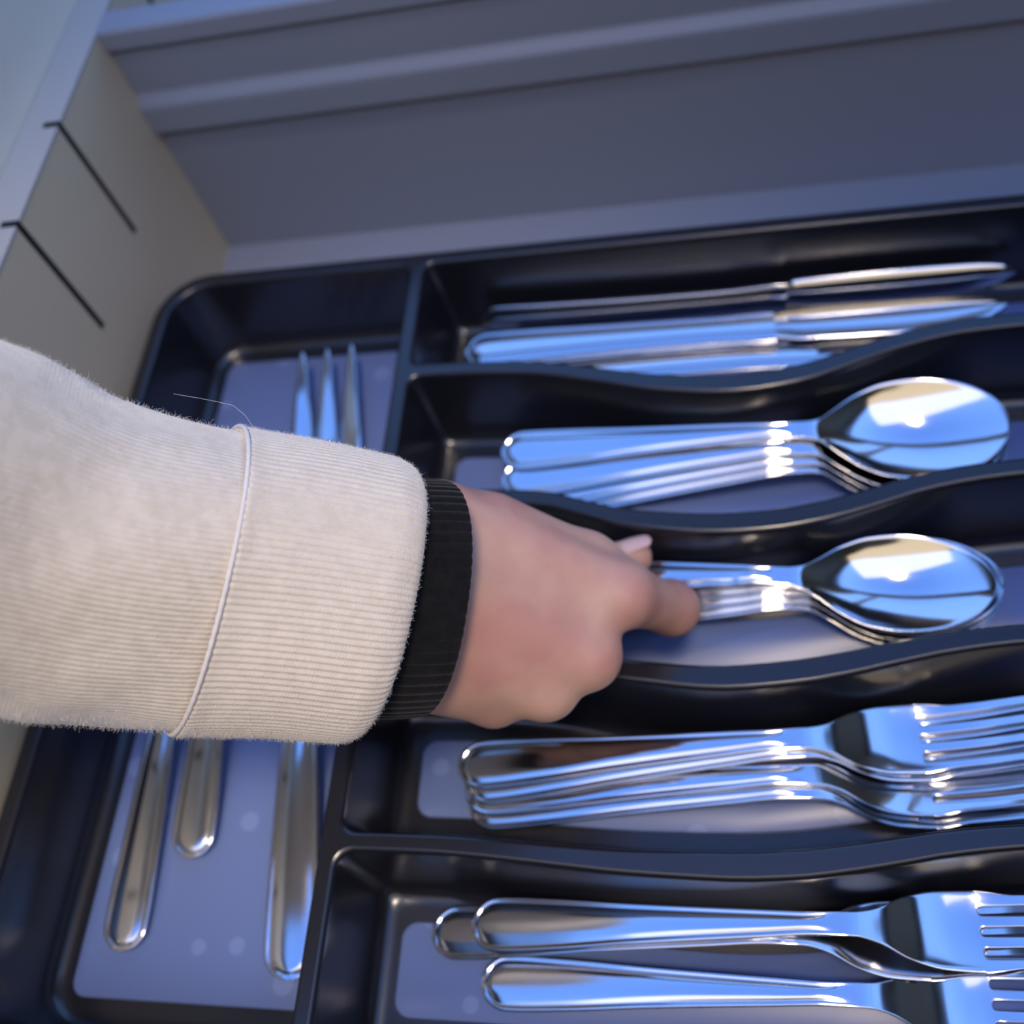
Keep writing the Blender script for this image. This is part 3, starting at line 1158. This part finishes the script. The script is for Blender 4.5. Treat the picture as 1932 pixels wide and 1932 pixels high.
# turned-back ribbed cuff
ck = []
for (px, py, d, hw, thk) in [(382, 1088, .2985, 283, .0372), (384, 1088, .2986, 290, .0384), (392, 1089, .299, 293, .0388), (420, 1092, .301, 289, .0384), (480, 1098, .3045, 284, .0378),
                             (560, 1108, .309, 278, .0370), (620, 1117, .3125, 275, .0368), (664, 1123, .315, 273, .0366), (690, 1127, .3168, 267, .0358), (706, 1129, .3178, 257, .0345),
                             (714, 1130, .3184, 244, .0325), (714, 1130, .3185, 230, .0305), (702, 1128, .3178, 222, .0295), (670, 1124, .316, 218, .029)]:
    ck.append((px, py, d, mmpx(hw, d), thk, TL, BL_))


def fold_cuff(v, th, c):
    return .0012 * noise.noise(Vector((v * 30, math.cos(th) * 1.2 + 2, math.sin(th) * 1.2)))


cuff = tube('cuff', interp_rows(ck, 70), 1008, M_cuff, person, ribs=144, ribamp=.00026, fold=fold_cuff)
cuff['label'] = 'ribbed turned-back cream cuff'
# raised seam cord at the back edge of the cuff
sk = (384, 1088, .2984, mmpx(292, .2984), .0388, TL, BL_)
c = dep(*sk[:3])
e1 = cam_dir(math.sin(TL), math.cos(TL), 0)
e2 = cam_dir(math.sin(BL_) * math.cos(TL), -math.sin(BL_) * math.sin(TL), math.cos(BL_))
e3 = np.cross(e1, e2)
vs, fs = [], []
N1, N2 = 240, 8
for k in range(N1):
    th = 2 * math.pi * k / N1
    ce, se = math.cos(th), math.sin(th)
    q = (abs(ce) ** 2.3 + abs(se) ** 2.3) ** (-1 / 2.3)
    p = c + e1 * ce * sk[3] * q + e2 * se * sk[4] * q
    nrm = e1 * ce + e2 * se
    rc = .00068 + .00010 * math.sin(k * 2.1)
    for j in range(N2):
        a = 2 * math.pi * j / N2
        vs.append(p + nrm * rc * math.cos(a) + e3 * rc * math.sin(a) - PO)
for k in range(N1):
    for j in range(N2):
        k2, j2 = (k + 1) % N1, (j + 1) % N2
        fs.append((k * N2 + j, k2 * N2 + j, k2 * N2 + j2, k * N2 + j2))
seam = mesh_obj('seam', vs, fs, M_seam, cuff)
# black inner cuff
BT = math.radians(8.5)
bk = []
for (px, py, d, hw, thk) in [(600, 1118, .311, 225, .028), (680, 1124, .316, 226, .0278), (740, 1127, .3215, 226, .0275), (790, 1127, .3275, 224, .0270), (806, 1127, .3295, 222, .0268),
                             (810, 1127, .330, 217, .0260), (806, 1127, .3297, 213, .0254), (780, 1127, .326, 212, .0252)]:
    bk.append((px, py, d, mmpx(hw, d), thk, BT, math.radians(30)))
bcuff = tube('black_cuff', interp_rows(bk, 40), 640, M_bcuff, person, ribs=64, ribamp=.00020)
bcuff['label'] = 'black ribbed inner cuff at the wrist'


# fuzz standing off the knit
def fuzz(name, src, count, length, m, parent, rad):
    me = src.data
    nf = len(me.polygons)
    cu = bpy.data.curves.new(name, 'CURVE')
    cu.dimensions = '3D'
    cu.bevel_depth = rad
    cu.bevel_resolution = 0
    cu.resolution_u = 1
    cu.materials.append(m)
    ar = np.zeros(nf)
    me.polygons.foreach_get('area', ar)
    pick = rng.choice(nf, count, p=ar / ar.sum())
    camv = Vector(CAM - PO)
    for fi in pick:
        f = me.polygons[int(fi)]
        nrm = f.normal
        view = (camv - f.center).normalized()
        nv = nrm.dot(view)
        if nv < -0.25 or f.center.x + PO[0] < -0.24 or (nv > 0.35 and random.random() > .06):
            continue
        vsx = [me.vertices[i].co for i in f.vertices]
        r1, r2 = random.random(), random.random()
        p = vsx[0].lerp(vsx[1], r1).lerp(vsx[3].lerp(vsx[2], r1), r2)
        d = (nrm + Vector((random.gauss(0, .75), random.gauss(0, .75), random.gauss(0, .75)))).normalized()
        if d.dot(nrm) < 0.1:
            d = (d + nrm * .5).normalized()
        d2 = (d + Vector((random.gauss(0, .6), random.gauss(0, .6), random.gauss(0, .6)))).normalized()
        L = length * random.uniform(.35, 1.0) * (1.7 if random.random() < .06 else 1)
        sp = cu.splines.new('POLY')
        sp.points.add(3)
        q = [p - nrm * .0003, p + d * L * .4, p + d * L * .4 + d2 * L * .35, p + d * L * .4 + d2 * L * .35 + (d2 * .6 + d * .2 - nrm * .5) * L * .3]
        for k in range(4):
            sp.points[k].co = (*q[k], 1)
            sp.points[k].radius = (1, .9, .7, .3)[k]
    o = bpy.data.objects.new(name, cu)
    C.objects.link(o)
    o.parent = parent
    o['kind'] = 'stuff'
    return o


fuzz('fuzz', sleeve, 60000, .0019, M_fibre, sleeve, .000030)
fuzz('fuzz', cuff, 40000, .0014, M_fibre, cuff, .000026)
fuzz('fuzz', bcuff, 6000, .0018, M_bfibre, bcuff, .000014)
# one long stray hair above the sleeve
cu = bpy.data.curves.new('stray_fibre', 'CURVE')
cu.dimensions = '3D'
cu.bevel_depth = .000035
cu.materials.append(M_fibre)
sp = cu.splines.new('POLY')
hp = [(478, 806, .300), (462, 783, .2985), (440, 765, .298), (410, 758, .297), (375, 751, .296), (350, 747, .296), (328, 743, .296)]
sp.points.add(len(hp) - 1)
for k, q in enumerate(hp):
    sp.points[k].co = (*(dep(*q) - PO), 1)
o = bpy.data.objects.new('stray_fibre', cu)
C.objects.link(o)
o.parent = sleeve
o['kind'] = 'stuff'
